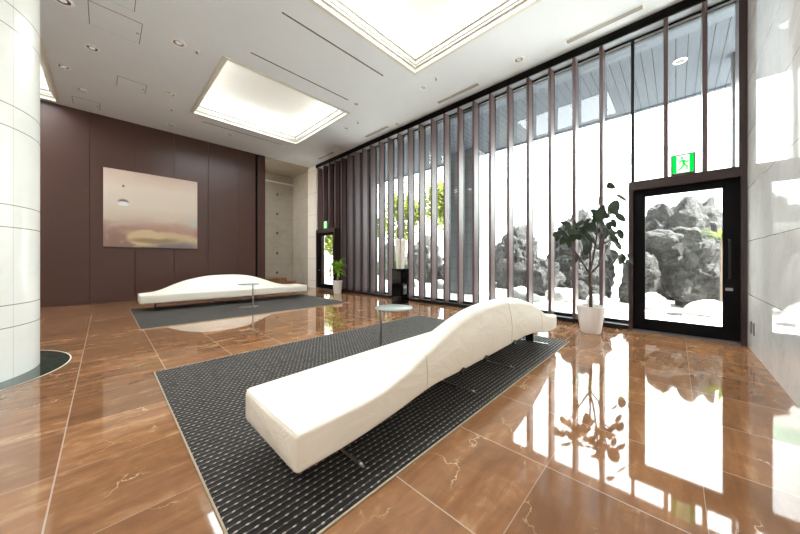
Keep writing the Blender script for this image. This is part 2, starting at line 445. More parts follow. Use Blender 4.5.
def coffer(name, hole, label):
    HX0, HX1, y0, y1 = hole
    cx, cy = (HX0 + HX1)/2, (y0 + y1)/2
    r = thing(name, label, 'ceiling recess', (cx, cy, ZC), kind='structure')
    def ring(mb, i0, i1, z0, z1):
        """frame between inset i0 (outer) and inset i1 (inner)"""
        X0, X1, Y0, Y1 = HX0 + i0, HX1 - i0, y0 + i0, y1 - i0
        x0, x1, ya, yb = HX0 + i1, HX1 - i1, y0 + i1, y1 - i1
        mb.box(X0, x0, Y0, Y1, z0, z1); mb.box(x1, X1, Y0, Y1, z0, z1)
        mb.box(x0, x1, Y0, ya, z0, z1); mb.box(x0, x1, yb, Y1, z0, z1)
    m = MB()
    ring(m, -.055, .006, ZC - .018, ZC + .05)
    ring(m, -.30, .045, ZC + .062, ZC + .10)
    ring(m, -.012, .012, ZC + .05, ZC + .062)
    ring(m, -.30, .068, ZC + .10, ZC + .17)
    ring(m, -.30, .105, ZC + .17, ZC + .21)
    m.build('moulding', M['moulding'], r)
    d = MB(); e = .34; top = ZC + .62
    d.box(HX0 - e, HX1 + e, y0 - e, y1 + e, top, top + .04)
    d.box(HX0 - e - .03, HX0 - e, y0 - e, y1 + e, ZC + .06, top); d.box(HX1 + e, HX1 + e + .03, y0 - e, y1 + e, ZC + .06, top)
    d.box(HX0 - e, HX1 + e, y0 - e - .03, y0 - e, ZC + .06, top); d.box(HX0 - e, HX1 + e, y1 + e, y1 + e + .03, ZC + .06, top)
    d.build('recess_panel', M['white_paint'], r)
    for (x0, x1, ya, yb) in ((HX0 - .2, HX0 - .15, y0 - .1, y1 + .1), (HX1 + .15, HX1 + .2, y0 - .1, y1 + .1),
                             (HX0 - .1, HX1 + .1, y0 - .2, y0 - .15), (HX0 - .1, HX1 + .1, y1 + .15, y1 + .2)):
        MB().box(x0, x1, ya, yb, ZC + .21, ZC + .24).build('light_strip', M['cove_light'], r)
    la = bpy.data.lights.new('recess_fill_light', 'AREA'); la.shape = 'RECTANGLE'; la.size = HX1 - HX0 - .5; la.size_y = y1 - y0 - .5  # added unseen area light that does most of the room's lighting
    la.energy = RECESS_FILL; la.color = (.89, .955, 1.0)
    lo = bpy.data.objects.new('recess_fill_light', la); COL.objects.link(lo); lo.location = (cx, cy, ZC + .50)
    return r
RECESS_FILL = 62
coffer('ceiling_recess', HOLES[0], 'large glowing white ceiling recess at the top of the photo')
coffer('ceiling_recess', HOLES[1], 'smaller looking glowing white ceiling recess towards the brown wall')

coffer('ceiling_recess', HOLES[2], 'glowing ceiling recess whose edge shows behind the column')
for h, q in zip(HOLES[3:], ('above left of the camera', 'behind the marble wall', 'behind the camera')): coffer('ceiling_recess', h, 'added unseen lit ceiling recess brightening the room, ' + q)  # extra lit recesses added out of view to brighten the interior

# brown wall: panels with shadow gaps
gaps = [-4.62, -3.75, -2.88, -2.0, -1.13, -.26, .61, 1.48, 2.36, 3.25]
wl = MB()
edges = [BX0] + gaps
xs = sorted(edges) + [3.82]
for a, b in zip(xs[:-1], xs[1:]):
    wl.box(a + .0035, b - .0035, YB, YB + .05, 0, ZC, .003)
struct('wall_back', wl, M['brown'], 'dark brown panelled wall holding the painting', 'wall')
struct('trim_1', MB().box(3.90, 4.16, YB - .01, YB + .30, 0, ZC, .004), M['brown'], 'brown end post of the panelled wall', 'trim')
struct('wall_back_core', MB().box(BX0, 3.90, YB + .035, YB + .25, 0, ZC), M['beam'], 'dark shadow gaps behind the brown panels', 'wall')
# alcove with stairs
struct('wall_alcove', MB().box(2.0, 6.45, 12.96, 13.10, 0, ZC).box(2.0, 2.1, YB + .25, 12.96, 0, ZC), M['beige_stone'], 'beige stone back wall of the stair alcove', 'wall')
struct('wall_alcove_side', MB().box(6.16, 6.40, 11.18, 12.96, 0, ZC), M['beige_stone'], 'beige stone side wall of the stair alcove', 'wall')
struct('wall_pilaster', MB().box(XW, 6.40, 10.52, 11.18, 0, ZC), M['pilaster_stone'], 'narrow cream stone pilaster beside the far glass door', 'wall')
st = MB()
for k, x in enumerate((5.90, 5.52, 5.12)):
    st.box(2.1, x, 11.28 + .0*k, 12.96, .145*k, .145*(k+1), .006)
struct('stairs', st, M['floor'], 'three rose brown marble steps in the alcove', 'stairs')
m = MB().box(2.1, 6.16, 12.86, 12.96, 4.60, 4.66)
struct('trim_2', m, M['pilaster_stone'], 'pale ledge along the top of the alcove wall', 'trim')
# right wall, walls behind the camera
struct('wall_right', MB().box(1.5, XG + .12, YR - .35, YR, 0, ZC), M['marble_wall'], 'polished white marble wall at the right', 'wall')
struct('wall_left', MB().box(BX0 - .1, BX0, 7.0, 11.2, 0, ZC).box(BX0 - .1, BX0, YF, 7.0, 0, ZC), M['pilaster_stone'], 'pale stone wall far left behind the column', 'wall')
struct('wall_front', MB().box(BX0, 1.5, YF - .1, YF, 0, ZC).box(1.5, XG + .12, YF - .1, YF, 0, ZC), M['pilaster_stone'], 'pale stone wall behind the camera', 'wall')
struct('wall_front_side', MB().box(XG, XG + .12, YF, YR - .35, 0, ZC), M['pilaster_stone'], 'pale stone wall behind the marble wall', 'wall')

# round column
cxy = (-1.356, 5.07)
colm = thing('column', 'round cream stone column at the left edge', 'column', (*cxy, 0), kind='structure')
MB().lathe([(.86, 0), (.86, ZC)], (*cxy, 0), 96).build('shaft', M['column_stone'], colm)
MB().lathe([(1.082, .0), (1.082, .003)], (*cxy, 0), 96, smooth=False).build('base_ring', M['green_stone'], colm)
mb = MB(); n = 96; vs = []; fs = []
for i in range(n):
    a = 2*PI*i/n
    for r in (1.080, 1.092): vs += [(cxy[0] + r*math.cos(a), cxy[1] + r*math.sin(a), .0035)]
for i in range(n):
    j = (i+1) % n; fs.append((2*i, 2*i+1, 2*j+1, 2*j))
mb.add(vs, fs); mb.build('inlay_line', M['seam'], colm)

# ------------------------------------------------------------------ window wall
SP = .4111; Y0F = -.2745
fin_y = [Y0F + SP*k for k in range(27)]       # far-side edge of each fin's room face
DOOR_R = (-.675, .559); DOOR_L = (9.17, 10.50)
ordn = ['first','second','third','fourth','fifth','sixth','seventh','eighth','ninth','tenth','eleventh','twelfth','thirteenth','fourteenth','fifteenth','sixteenth','seventeenth','eighteenth','nineteenth','twentieth','twenty-first','twenty-second','twenty-third','twenty-fourth','twenty-fifth','twenty-sixth','twenty-seventh','twenty-eighth','twenty-ninth','thirtieth']
FT = .052
proto = {}
def fin_mesh(z0, z1):
    key = (round(z0, 3), round(z1, 3))
    if key not in proto:
        proto[key] = MB().box(0, XG - XW - .025, -FT, 0, z0, z1, .003)
    return proto[key]
floor_fins = 0
for k, y in enumerate(fin_y):
    if DOOR_R[0] < y < DOOR_R[1] + .01: z0 = 2.412
    elif DOOR_L[0] - .01 < y < DOOR_L[1]: z0 = 2.352
    else: z0 = .075
    if DOOR_R[1] - .02 < y < DOOR_R[1] + .03: continue
    if z0 > 1:
        if y < 2: lab = 'short dark brown fin above the right hand door, ' + ('nearest the marble wall' if k == 0 else 'further from the marble wall')
        else: lab = 'short brown fin above the far glass door, ' + ('third from the cream pilaster', 'second from the cream pilaster', 'next to the cream pilaster', 'x')[min(3, k - 23)]
    else:
        lab = 'tall brown window fin, %s to the left of the right hand door' % ordn[floor_fins]; floor_fins += 1
    pm = fin_mesh(z0, 4.86)
    key = (round(z0, 3), 4.86)
    if key in proto and hasattr(pm, 'me'):
        o = bpy.data.objects.new('window_fin', pm.me); COL.objects.link(o)
    else:
        o = pm.build('window_fin', M['fin']); pm.me = o.data
    o.location = (XW, y, 0)
    tag(o, lab, 'window fin', 'brown vertical fins along the window')

struct('trim_3', MB().box(XW - .015, XG + .12, YR, 10.52, 4.866, ZC), M['beam'], 'black beam along the top of the window wall', 'trim')
struct('trim_7', MB().box(XW + .012, XG - .03, YR + .08, 10.52, 4.858, 4.866), M['alu_pale'], 'pale grey panel under the beam between the fins', 'trim')
sl = MB()
for (a, b) in ((DOOR_R[1] + .0, DOOR_L[0]),):
    sl.box(XW - .01, XG + .12, a, b, 0, .075)
struct('trim_4', sl, M['frame_black'], 'black curb along the foot of the window wall', 'trim')
# bays of glass
ys = [DOOR_R[0] - .0] + [y - FT/2 for y in fin_y] + [10.52]
bay_no = 0
for k in range(len(ys) - 1):
    a, b = ys[k], ys[k+1]
    mid = (a + b)/2
    if DOOR_R[0] - .05 < mid < DOOR_R[1]: z0 = 2.412
    elif DOOR_L[0] < mid: z0 = 2.352
    else: z0 = .075
    bay_no += 1
    w = tag(thing('window_%d' % bay_no, None, None, ((XG), mid, z0)), 'glazed window bay, %s from the marble wall' % ordn[bay_no - 1], 'window', None, 'structure')
    fr = MB(); fw = .022
    fr.box(XG - .025, XG + .045, a, a + fw, z0, 4.86); fr.box(XG - .025, XG + .045, b - fw, b, z0, 4.86)
    fr.box(XG - .025, XG + .045, a + fw, b - fw, z0, z0 + .05); fr.box(XG - .025, XG + .045, a + fw, b - fw, 4.825, 4.86)
    fr.box(XG - .02, XG + .04, a + fw, b - fw, 4.775, 4.79)
    fr.build('sash', M['frame_black'] , w)
    MB().box(XG + .004, XG + .012, a + fw, b - fw, z0 + .05, 4.825).build('pane', M['glass'], w)
# end post at the marble wall
struct('trim_5', MB().box(XW - .012, XG + .12, YR, YR + .075, 2.412, 4.86, .003), M['frame_brown'], 'brown end post between window wall and marble wall', 'trim')

def glass_door(name, y0, y1, ztop, wide_low, label):
    """frame between y0 and y1; the wide stile with the pull handle is at the low-y or the high-y side"""
    d = thing(name, label, 'door', (XW, (y0+y1)/2, 0), kind='structure')
    fr = MB()
    fr.box(XW - .015, XG + .12, y0, y0 + .055, 0, ztop, .003); fr.box(XW - .015, XG + .12, y1 - .055, y1, 0, ztop, .003)
    fr.box(XW - .015, XG + .12, y0 + .055, y1 - .055, ztop - .135, ztop, .003)
    fr.build('door_frame', M['frame_brown'], d)
    MB().box(XW - .02, XG + .12, y0 + .055, y1 - .055, 0, .03, .003).build('threshold', M['sill'], d)
    a, b = y0 + .055, y1 - .055
    xs0, xs1 = XW + .05, XW + .11
    wl_, wr_ = (.160, .150) if wide_low else (.150, .160)
    lf = MB()
    zt = ztop - .135
    lf.box(xs0, xs1, a, a + wl_, .03, zt, .002); lf.box(xs0, xs1, b - wr_, b, .03, zt, .002)
    lf.box(xs0, xs1, a + wl_, b - wr_, .03, .205, .002); lf.box(xs0, xs1, a + wl_, b - wr_, zt - .11, zt, .002)
    leaf = lf.build('door_leaf', M['beam'], d)
    MB().box(xs0 + .025, xs0 + .035, a + wl_, b - wr_, .205, zt - .11).build('pane', M['glass'], leaf)
    hy = a + .10 if wide_low else b - .10
    MB().tube([(xs0, hy, .90), (xs0 - .05, hy, .90), (xs0 - .06, hy, .93), (xs0 - .06, hy, 1.40), (xs0 - .05, hy, 1.43), (xs0, hy, 1.43)], .011).build('pull_handle', M['frame_black'], leaf)
    MB().box(xs0 - .006, xs0, hy - .035, hy + .035, .72, .76, .002).build('lock_plate', M['steel'], leaf)
    return d
glass_door('door_1', -.688, DOOR_R[1], 2.412, True, 'black framed glass door beside the marble wall')
glass_door('door_2', DOOR_L[0], DOOR_L[1], 2.352, False, 'black framed glass door beside the cream pilaster, far end')

# exit signs
def exit_sign(y0, y1, z0, z1, label):
    s = thing('exit_sign', label, 'exit sign', (XW, (y0+y1)/2, z0), 'green running man exit signs')
    x = XW - .035
    MB().box(x, XW + .03, y0, y1, z0, z1, .006).build('casing', M['sign_frame'], s)
    w = y1 - y0; h = z1 - z0
    MB().box(x - .004, x, y0 + .018, y1 - .018, z0 + .022, z1 - .022).build('light_panel', M['sign_white'], s)
    # picture side: u to the viewer's right (decreasing y), v up
    pt = lambda u, v: (x - .006, y1 - .018 - u*(w - .036), z0 + .022 + v*(h - .044))
    def poly(mb, pts): mb.add([pt(*q) for q in pts], [tuple(range(len(pts)))])
    g = MB()
    g.box(x - .006, x - .003, y1 - .018 - .20*(w-.036), y1 - .018, z0 + .022, z1 - .022)
    g.build('green_band', M['sign_green'], s)
    g = MB(); g.box(x - .006, x - .003, y0 + .018, y0 + .018 + .19*(w-.036), z0 + .022, z1 - .022)
    g.build('green_band', M['sign_green'], s)
    man = MB()
    hd = [(.46 + .055*math.cos(a*PI/8), .84 + .07*math.sin(a*PI/8)) for a in range(16)]
    poly(man, hd)
    poly(man, [(.44, .75), (.58, .72), (.62, .45), (.50, .42)])          # trunk
    poly(man, [(.56, .72), (.70, .62), (.76, .70), (.79, .66), (.71, .54), (.56, .63)])   # front arm
    poly(man, [(.45, .74), (.33, .64), (.34, .50), (.38, .50), (.38, .61), (.47, .66)])   # rear arm
    poly(man, [(.56, .46), (.62, .46), (.74, .34), (.70, .14), (.65, .15), (.67, .32), (.55, .40)])  # front leg
    poly(man, [(.50, .46), (.56, .40), (.46, .24), (.30, .12), (.27, .17), (.40, .28)])   # rear leg
    man.build('running_man', M['sign_green'], s)
    return s
exit_sign(-.205, .055, 2.420, 2.722, 'green running man exit sign above the right hand door')
exit_sign(9.62, 9.88, 2.360, 2.655, 'green running man exit sign above the far glass door')

# outlets on the marble wall
for x, lab in ((5.70, 'grey slot outlet low on the marble wall, nearer the door'), (5.53, 'grey slot outlet low on the marble wall, further from the door')):
    o = thing('wall_outlet', lab, 'outlet', (x, YR, .30), 'slot outlets on the marble wall')
    MB().box(x - .035, x + .035, YR, YR + .008, .22, .38, .003).build('cover_plate', M['outlet'], o)
    MB().box(x - .022, x + .022, YR + .008, YR + .010, .235, .365).build('slot', M['slot'], o)

# ------------------------------------------------------------------ painting
def painting_mat():
    t = NT('painted_canvas'); g = t.coord('Generated'); u, _, v = t.sep(g)
    nz = t.noise(g, 3, 5, .6, 1.0); d = t.math('MULTIPLY', t.math('SUBTRACT', nz, .5), .10)
    nz2 = t.noise(t.mapping(g, (1, 1, 2.2)), 2.1, 4, .55, .8); d2 = t.math('MULTIPLY', t.math('SUBTRACT', nz2, .5), .16)
    vv = t.math('ADD', v, d2)
    c = t.ramp(vv, [(0, srgb(140, 112, 98)), (.16, srgb(150, 116, 103)), (.25, srgb(164, 130, 118)), (.36, srgb(202, 184, 164)), (.55, srgb(216, 202, 184)), (.8, srgb(224, 208, 191)), (1, srgb(212, 186, 168))])
    blotch = t.noise(g, 5, 6, .65, .5)
    c = t.mix(t.math('MULTIPLY', t.step(blotch, .45, .75), .35), c, srgb(222, 206, 188))
    def ell(cu, cv, a, b, soft, rot=0, dd=None):
        du = t.math('SUBTRACT', u, cu); dv = t.math('SUBTRACT', v, cv)
        if dd is not None: dv = t.math('ADD', dv, dd)
        cr, sr = math.cos(rot), math.sin(rot)
        p = t.math('ADD', t.math('MULTIPLY', du, cr/a), t.math('MULTIPLY', dv, sr/a))
        q = t.math('ADD', t.math('MULTIPLY', du, -sr/b), t.math('MULTIPLY', dv, cr/b))
        r = t.math('SQRT', t.math('ADD', t.math('MULTIPLY', p, p), t.math('MULTIPLY', q, q)))
        return t.math('SUBTRACT', 1, t.step(r, 1 - soft, 1 + soft))
    # rosy drift to the right
    c = t.mix(t.math('MULTIPLY', ell(.78, .24, .45, .09, .7, -.18, d), .55), c, srgb(186, 146, 128))
    # warm yellow long form
    c = t.mix(t.math('MULTIPLY', ell(.72, .13, .50, .085, .30, -.12, d), .9), c, srgb(203, 179, 142))
    c = t.mix(ell(.42, .13, .20, .115, .14, .06, d), c, srgb(206, 181, 142))
    c = t.mix(t.math('MULTIPLY', ell(.50, .10, .26, .035, .5, .05, d), .75), c, srgb(134, 110, 80))
    # grey blue shade under it
    c = t.mix(t.math('MULTIPLY', ell(.76, .035, .30, .055, .6, .05, d), .85), c, srgb(122, 112, 116))
    # small white shell with a shaded rim, dark speck, pale blue touch
    c = t.mix(ell(.185, .585, .05, .04, .35), c, srgb(120, 104, 98))
    c = t.mix(ell(.185, .565, .055, .028, .3), c, srgb(232, 228, 228))
    c = t.mix(t.math('MULTIPLY', ell(.185, .795, .013, .016, .4), .85), c, srgb(104, 86, 80))
    c = t.mix(t.math('MULTIPLY', ell(.95, .36, .05, .045, .6, 0, d), .8), c, srgb(178, 192, 192))
    weave = t.noise(g, 220, 2)
    return t.bsdf(c, .65, normal=t.bump(weave, .1, .002))
p = thing('painting', 'large square beige abstract painting on the brown wall', 'painting', (1.02, YB, 1.5))
MB().box(-.016, 2.058, YB - .045, YB - .012, 1.503, 3.618, .003).build('canvas', painting_mat(), p)
MB().box(.02, 2.02, YB - .012, YB, 1.54, 3.58).build('stretcher_frame', M['rug_edge'], p)

# ------------------------------------------------------------------ ceiling fittings
def downlight(x, y, r, label, name='downlight', z=ZC):
    o = thing(name, label, 'ceiling light', (x, y, z), 'round recessed ceiling downlights')
    c = (x, y, z)
    n = 28
    MB().lathe([(r*.72, -.001), (r*.74, -.008), (r*.96, -.010), (r, -.004), (r, .0)], c, n, False, False).build('trim_ring', M['trim_white'], o)
    MB().lathe([(r*.74, -.003), (r*.5, -.0022), (r*.42, -.002)], c, n, False, False, smooth=False).build('reflector', M['lamp_dark'], o)
    MB().lathe([(r*.42, -.0026), (r*.02, -.0030)], c, n, False, True).build('lens', M['lamp_glow'], o)
    return o
for (x, y, r, lab) in ((.92, 6.35, .11, 'round ceiling downlight left of the far recess, beside a sprinkler'),
                       (-.15, 7.63, .10, 'round ceiling downlight beside the open hatch outline, mid left'),
                       (-.56, 8.78, .10, 'round ceiling downlight nearest the cornice by the column'),
                       (-.35, 9.66, .09, 'round ceiling downlight above the left end of the brown wall'),
                       (1.08, 8.43, .10, 'round ceiling downlight left of the far recess, midway along it'),
                       (1.33, 10.37, .09, 'round ceiling downlight over the painting'),
                       (2.69, 9.85, .08, 'round ceiling downlight between the far recess and brown wall'),
                       (4.95, 4.05, .075, 'round ceiling downlight off the corner of the near recess'),
                       (5.54, 2.17, .10, 'round ceiling downlight nearest the camera, between two window vents'),
                       (4.32, 5.68, .075, 'round ceiling downlight at the right end of a long ceiling slot'),
                       (4.92, 6.95, .07, 'round ceiling downlight right of the far recess'),
                       (5.76, 5.68, .06, 'round ceiling downlight against the window beam, midway'),
                       (5.66, 8.55, .06, 'round ceiling downlight by the farthest window vent'),
                       (-.43, 6.54, .12, 'round ceiling downlight at the top edge near the column')):
    downlight(x, y, r, lab)
def sprinkler(x, y, label):
    o = thing('ceiling_sprinkler', label, 'sprinkler', (x, y, ZC), 'ceiling sprinklers')
    MB().lathe([(.045, .01), (.045, -.008), (.03, -.014)], (x, y, ZC), 20).build('cover_plate', M['trim_white'], o)
    MB().lathe([(.016, -.014), (.012, -.035), (.026, -.04), (.026, -.043)], (x, y, ZC), 14).build('nozzle', M['steel'], o)
sprinkler(1.19, 6.35, 'small ceiling sprinkler left of the far recess corner')
sprinkler(1.20, 9.25, 'small ceiling sprinkler over the painting')
sprinkler(4.88, 3.65, 'small ceiling sprinkler beside the near recess')
sprinkler(4.92, 6.38, 'small ceiling sprinkler right of the far recess')
for (y0, y1, lab) in ((.36, 1.39, 'grey linear air vent in the ceiling nearest the camera'), (3.10, 4.19, 'grey linear air vent beside the window beam, second from the camera'),
                      (5.95, 6.97, 'grey linear air vent beside the window beam, third from the camera'), (8.79, 9.82, 'grey linear air vent beside the window beam, farthest')):
    o = thing('air_vent', lab, 'air vent', (5.68, (y0+y1)/2, ZC), 'linear air vents along the window')
    MB().box(5.61, 5.75, y0 - .02, y1 + .02, ZC - .006, ZC, .002).build('frame', M['trim_white'], o)
    MB().box(5.63, 5.73, y0, y1, ZC - .009, ZC - .005).build('grille', M['vent'], o)
    g = MB()
    for j in range(4): g.box(5.638 + .024*j, 5.650 + .024*j, y0 + .005, y1 - .005, ZC - .012, ZC - .008)
    g.build('louvre', M['vent_dark'], o)
for (x0, x1, y, lab) in ((1.92, 4.05, 4.40, 'long dark ceiling slot beside the near recess'), (1.89, 4.08, 5.67, 'long dark ceiling slot beside the far recess'),
                         (1.90, 4.10, 9.47, 'long faint ceiling slot between far recess and brown wall')):
    o = thing('ceiling_slot', lab, 'ceiling slot', ((x0+x1)/2, y, ZC), 'long linear ceiling slots')
    MB().box(x0 - .012, x1 + .012, y - .030, y + .030, ZC - .004, ZC).build('frame', M['ceiling'], o)
    MB().box(x0, x1, y - .016, y + .016, ZC - .006, ZC - .003).build('slot', M['slot'], o)
for (x0, x1, y0, y1, lab) in ((-.17, .44, 6.26, 6.88, 'square ceiling access hatch in full view at upper left'), (-.27, .33, 5.44, 6.04, 'square ceiling access hatch cut by the top edge'),
                              (.19, .66, 8.40, 8.87, 'small square ceiling access hatch mid left'), (-.53, -.07, 10.2, 10.65, 'small square ceiling access hatch nearest the brown wall')):
    o = thing('ceiling_hatch', lab, 'ceiling hatch', ((x0+x1)/2, (y0+y1)/2, ZC), 'square access hatches in the ceiling')
    MB().box(x0, x1, y0, y1, ZC - .003, ZC).build('frame', M['slot'], o)
    MB().box(x0 + .009, x1 - .009, y0 + .009, y1 - .009, ZC - .0065, ZC - .002).build('panel', M['ceiling'], o)
    MB().box(x1 - .06, x1 - .03, (y0+y1)/2 - .012, (y0+y1)/2 + .012, ZC - .0085, ZC - .006).build('catch', M['slot'], o)

# brackets on the alcove wall
for k, (z, w) in enumerate(((.58, 'lowest'), (1.45, 'second from the bottom'), (2.36, 'middle'), (3.22, 'second from the top'), (4.1, 'topmost'))):
    o = thing('wall_bracket', 'small wall fitting on the beige alcove wall, %s of five' % w, 'wall fitting', (5.42, 12.96, z), 'small fittings up the alcove wall')
    MB().lathe([(.035, 0), (.035, .01)], (0, 0, 0), 14).build('rose', M['brass'], o).rotation_euler = (PI/2, 0, 0)
    bpy.data.objects[o.children[0].name].data.transform(Matrix.Translation((5.42, 12.96, z)))
    MB().box(5.40, 5.44, 12.86, 12.95, z - .05, z + .05, .004).build('arm', M['brass'], o)

# ------------------------------------------------------------------ rugs
def make_rug(label):
    L, W = 4.16, 2.74
    r = thing('rug', label, 'rug', (0, 0, 0), 'black woven rugs with pale dots')
    n = 3
    MB().box(0, L, 0, W, .0012, .011, .004).build('rug_field', M['rug'], r)
    e = MB()
    e.box(-.010, 0, -.010, W + .010, .0012, .009, .002); e.box(L, L + .010, -.010, W + .010, .0012, .009, .002)
    e.box(0, L, -.012, 0, .0012, .009, .002); e.box(0, L, W, W + .012, .0012, .009, .002)
    e.build('binding', M['rug_edge'], r)
    return r
rug = make_rug('black woven rug with pale dots under the nearer white sofa')
rug.location = (.36, 1.08, 0)
rug2 = copy_tree(rug); rug2.location = (.42, 6.33, 0)
rug2['label'] = 'black woven rug with pale dots under the far white sofa'

# ------------------------------------------------------------------ sofa
def lerp_table(tab, x):
    if x <= tab[0][0]: return tab[0][1]
    for (a, p), (b, q) in zip(tab[:-1], tab[1:]):
        if x <= b:
            return p + (q-p)*(x-a)/(b-a)
    return tab[-1][1]
def smooth_table(tab, x, w=.14):
    return sum(lerp_table(tab, x + w*d)*k for d, k in ((-1, 1), (-.5, 2), (0, 3), (.5, 2), (1, 1)))/9
SL, SW = 3.85, .66
crest_t = [(0, .375), (.30, .380), (.5, .388), (.7, .43), (.9, .50), (1.15, .60), (1.37, .672), (1.6, .725), (1.9, .752), (2.3, .752), (2.6, .728), (2.95, .65), (3.22, .545), (3.42, .44), (3.58, .388), (3.85, .375)]
bot_t = [(0, .19), (.3, .195), (.6, .222), (.82, .255), (1.0, .28), (1.4, .275), (2.05, .285), (2.7, .298), (3.1, .27), (3.45, .20), (3.85, .19)]
def section(x):
    """closed outline in (y, z), from the back's foot up, over and down the front; y 0 is the tall side"""
    h = smooth_table(crest_t, x); zb = smooth_table(bot_t, x)
    hump = max(0, (h - .375)/.39)
    W = SW + .05*math.sin(PI*min(1, max(0, x/SL)))
    r = .020 + .060*hump
    lean = .035*hump
    pts = [(.0 + .02, zb)]
    for k in range(4):           # lower back edge
        a = PI*1.5 - PI/2*k/3
        pts.append((.02 + .02*math.cos(a), zb + .02 + .02*math.sin(a)))
    for k in range(1, 7):        # tall back face, slightly bulged
        q = k/7
        pts.append((-.012*math.sin(PI*q)*hump + lean*q*q, zb + .02 + (h - r - zb - .02)*q))
    for k in range(9):           # crest
        a = PI - PI/2*k/8
        pts.append((lean + r + r*math.cos(a), h - r + r*math.sin(a)))
    y0 = lean + r; zf = .375
    for k in range(1, 19):       # sweep down to the seat
        q = k/19
        y = y0 + (W - .024 - y0)*q
        s = min(1, q/.74); g = 1 - (s*s*(3 - 2*s))
        sag = -.008*math.sin(PI*q)
        pts.append((y, zf + (h - zf)*g + sag))
    for k in range(5):           # front edge
        a = PI/2 - PI/2*k/4
        pts.append((W - .024 + .024*math.cos(a), zf - .024 + .024*math.sin(a)))
    for k in range(1, 4):
        pts.append((W, zf - .024 + (.19 + .02 - zf + .024)*k/4))
    for k in range(4):
        a = -PI/2*k/3
        pts.append((W - .02 + .02*math.cos(a), .19 + .02 + .02*math.sin(a)))
    return pts
def make_sofa(label):
    s = thing('wave_sofa', label, 'sofa', (0, 0, 0), 'white wave shaped leather sofas')
    mb = MB(); N = 96
    xs = [0.0, .004, .012, .024] + [.024 + (SL - .048)*k/N for k in range(1, N)] + [SL - .024, SL - .012, SL - .004, SL]
    ins = [.024, .012, .004, 0] + [0]*(N-1) + [0, .004, .012, .024]
    vs = []; fs = []; cnt = None
    for x, i in zip(xs, ins):
        sec = section(x); cnt = len(sec)
        cy = sum(p[0] for p in sec)/cnt; cz = (max(p[1] for p in sec) + min(p[1] for p in sec))/2
        hy = SW/2; hz = .1
        for (y, z) in sec:
            vs.append((x, y - i*max(-1, min(1, (y - SW/2)/hy)), z - i*max(-1, min(1, (z - cz)/hz))))
    for a in range(len(xs)-1):
        for b in range(cnt):
            c = (b+1) % cnt
            fs.append((a*cnt+b, a*cnt+c, (a+1)*cnt+c, (a+1)*cnt+b))
    fs.append(tuple(reversed(range(cnt)))); fs.append(tuple((len(xs)-1)*cnt + b for b in range(cnt)))
    fs = [tuple(reversed(f)) for f in fs]
    mb.add(vs, fs, True)
    body = mb.build('upholstery', M['leather'], s, sharp=70)
    # seams across and piping along the edges
    for x in (.93, 2.30, 3.22):
        pts = [(x + .06*(q[1] - .4), q[0] - (.0006 if q[0] < .1 else 0), q[1]) for q in section(x)[4:38]]
        pts2 = []
        for (xx, yy, zz) in pts:
            pts2.append((xx, yy, zz + .0008))
        MB().tube(pts2, .0022, 6).build('seam', M['seam'], body)
    pp = MB(); idx = 41
    MB().tube([(x, section(x)[38][0] + .004, section(x)[38][1] + .0) for x in [.02 + (SL - .04)*k/60 for k in range(61)]], .0045, 6).build('piping', M['leather'], body)
    for x in (.012, SL - .012):
        sec = section(.03 if x < 1 else SL - .03)
        MB().tube([(x, q[0], q[1] - .003) for q in sec[18:40]], .004, 6).build('piping', M['leather'], body)
    # sled legs
    for x in (.40, 1.62, 2.40, 3.56):
        MB().box(x - .010, x + .010, .02, .54, .0125, .022, .003).build('sled_leg', M['chrome'], s)
        ch = s.children[-1]
        if x > 3: MB().box(x - .02, x + .02, .22, .32, .022, .215, .003).build('post', M['frame_black'], ch)
        else: MB().tube([(x, .42, .02), (x, .42, .30)], .008).build('post', M['chrome'], ch)
        MB().lathe([(.009, 0), (.009, .008), (.005, .011)], (x, .045, .020), 12).build('glint_cap', M['trim_white'], ch)  # white colour paints in the glint on the chrome tip
    for x in (1.36, 1.74, 2.35):
        zb = smooth_table(bot_t, x)
        MB().obox((x, -.006, zb + .008), (.022, 0, .01), (0, .012, 0), (-.006, 0, .012)).build('clip', M['dark_clip'], s)
    return s
sofa = make_sofa('nearer white leather wave sofa seen from behind')
sofa.location = (.585, 1.205, 0)
sofa2 = copy_tree(sofa)
sofa2['label'] = 'far white leather wave sofa in front of the brown wall'
sofa2.rotation_euler = (0, 0, PI - .02)
sofa2.location = (4.39, 8.88, 0)

# ------------------------------------------------------------------ side tables
def make_table(label, post=(0, 0)):
    t = thing('side_table', label, 'side table', (0, 0, 0), 'small round side tables')
    H = .57
    MB().lathe([(.222, H - .014), (.23, H - .010), (.23, H - .003), (.226, H)], (0, 0, 0), 56).build('table_top', M['glass_top'], t)
    MB().lathe([(.05, H - .03), (.05, H - .014)], (post[0], post[1], 0), 24).build('top_plate', M['steel'], t)
    MB().lathe([(.017, .022), (.017, H - .03)], (post[0], post[1], 0), 20, False, False).build('post', M['steel'], t)
    MB().lathe([(.225, .0125), (.225, .019), (.215, .023), (0.03, .024), (.028, .03)], (0, 0, 0), 56).build('base_disc', M['steel'], t)
    return t
ta = make_table('small round side table behind the nearer sofa', (-.115, .11)); ta.location = (2.47, 2.49, 0)
tb = make_table('small round side table in front of the far sofa', (.07, -.07)); tb.location = (2.42, 7.40, 0)

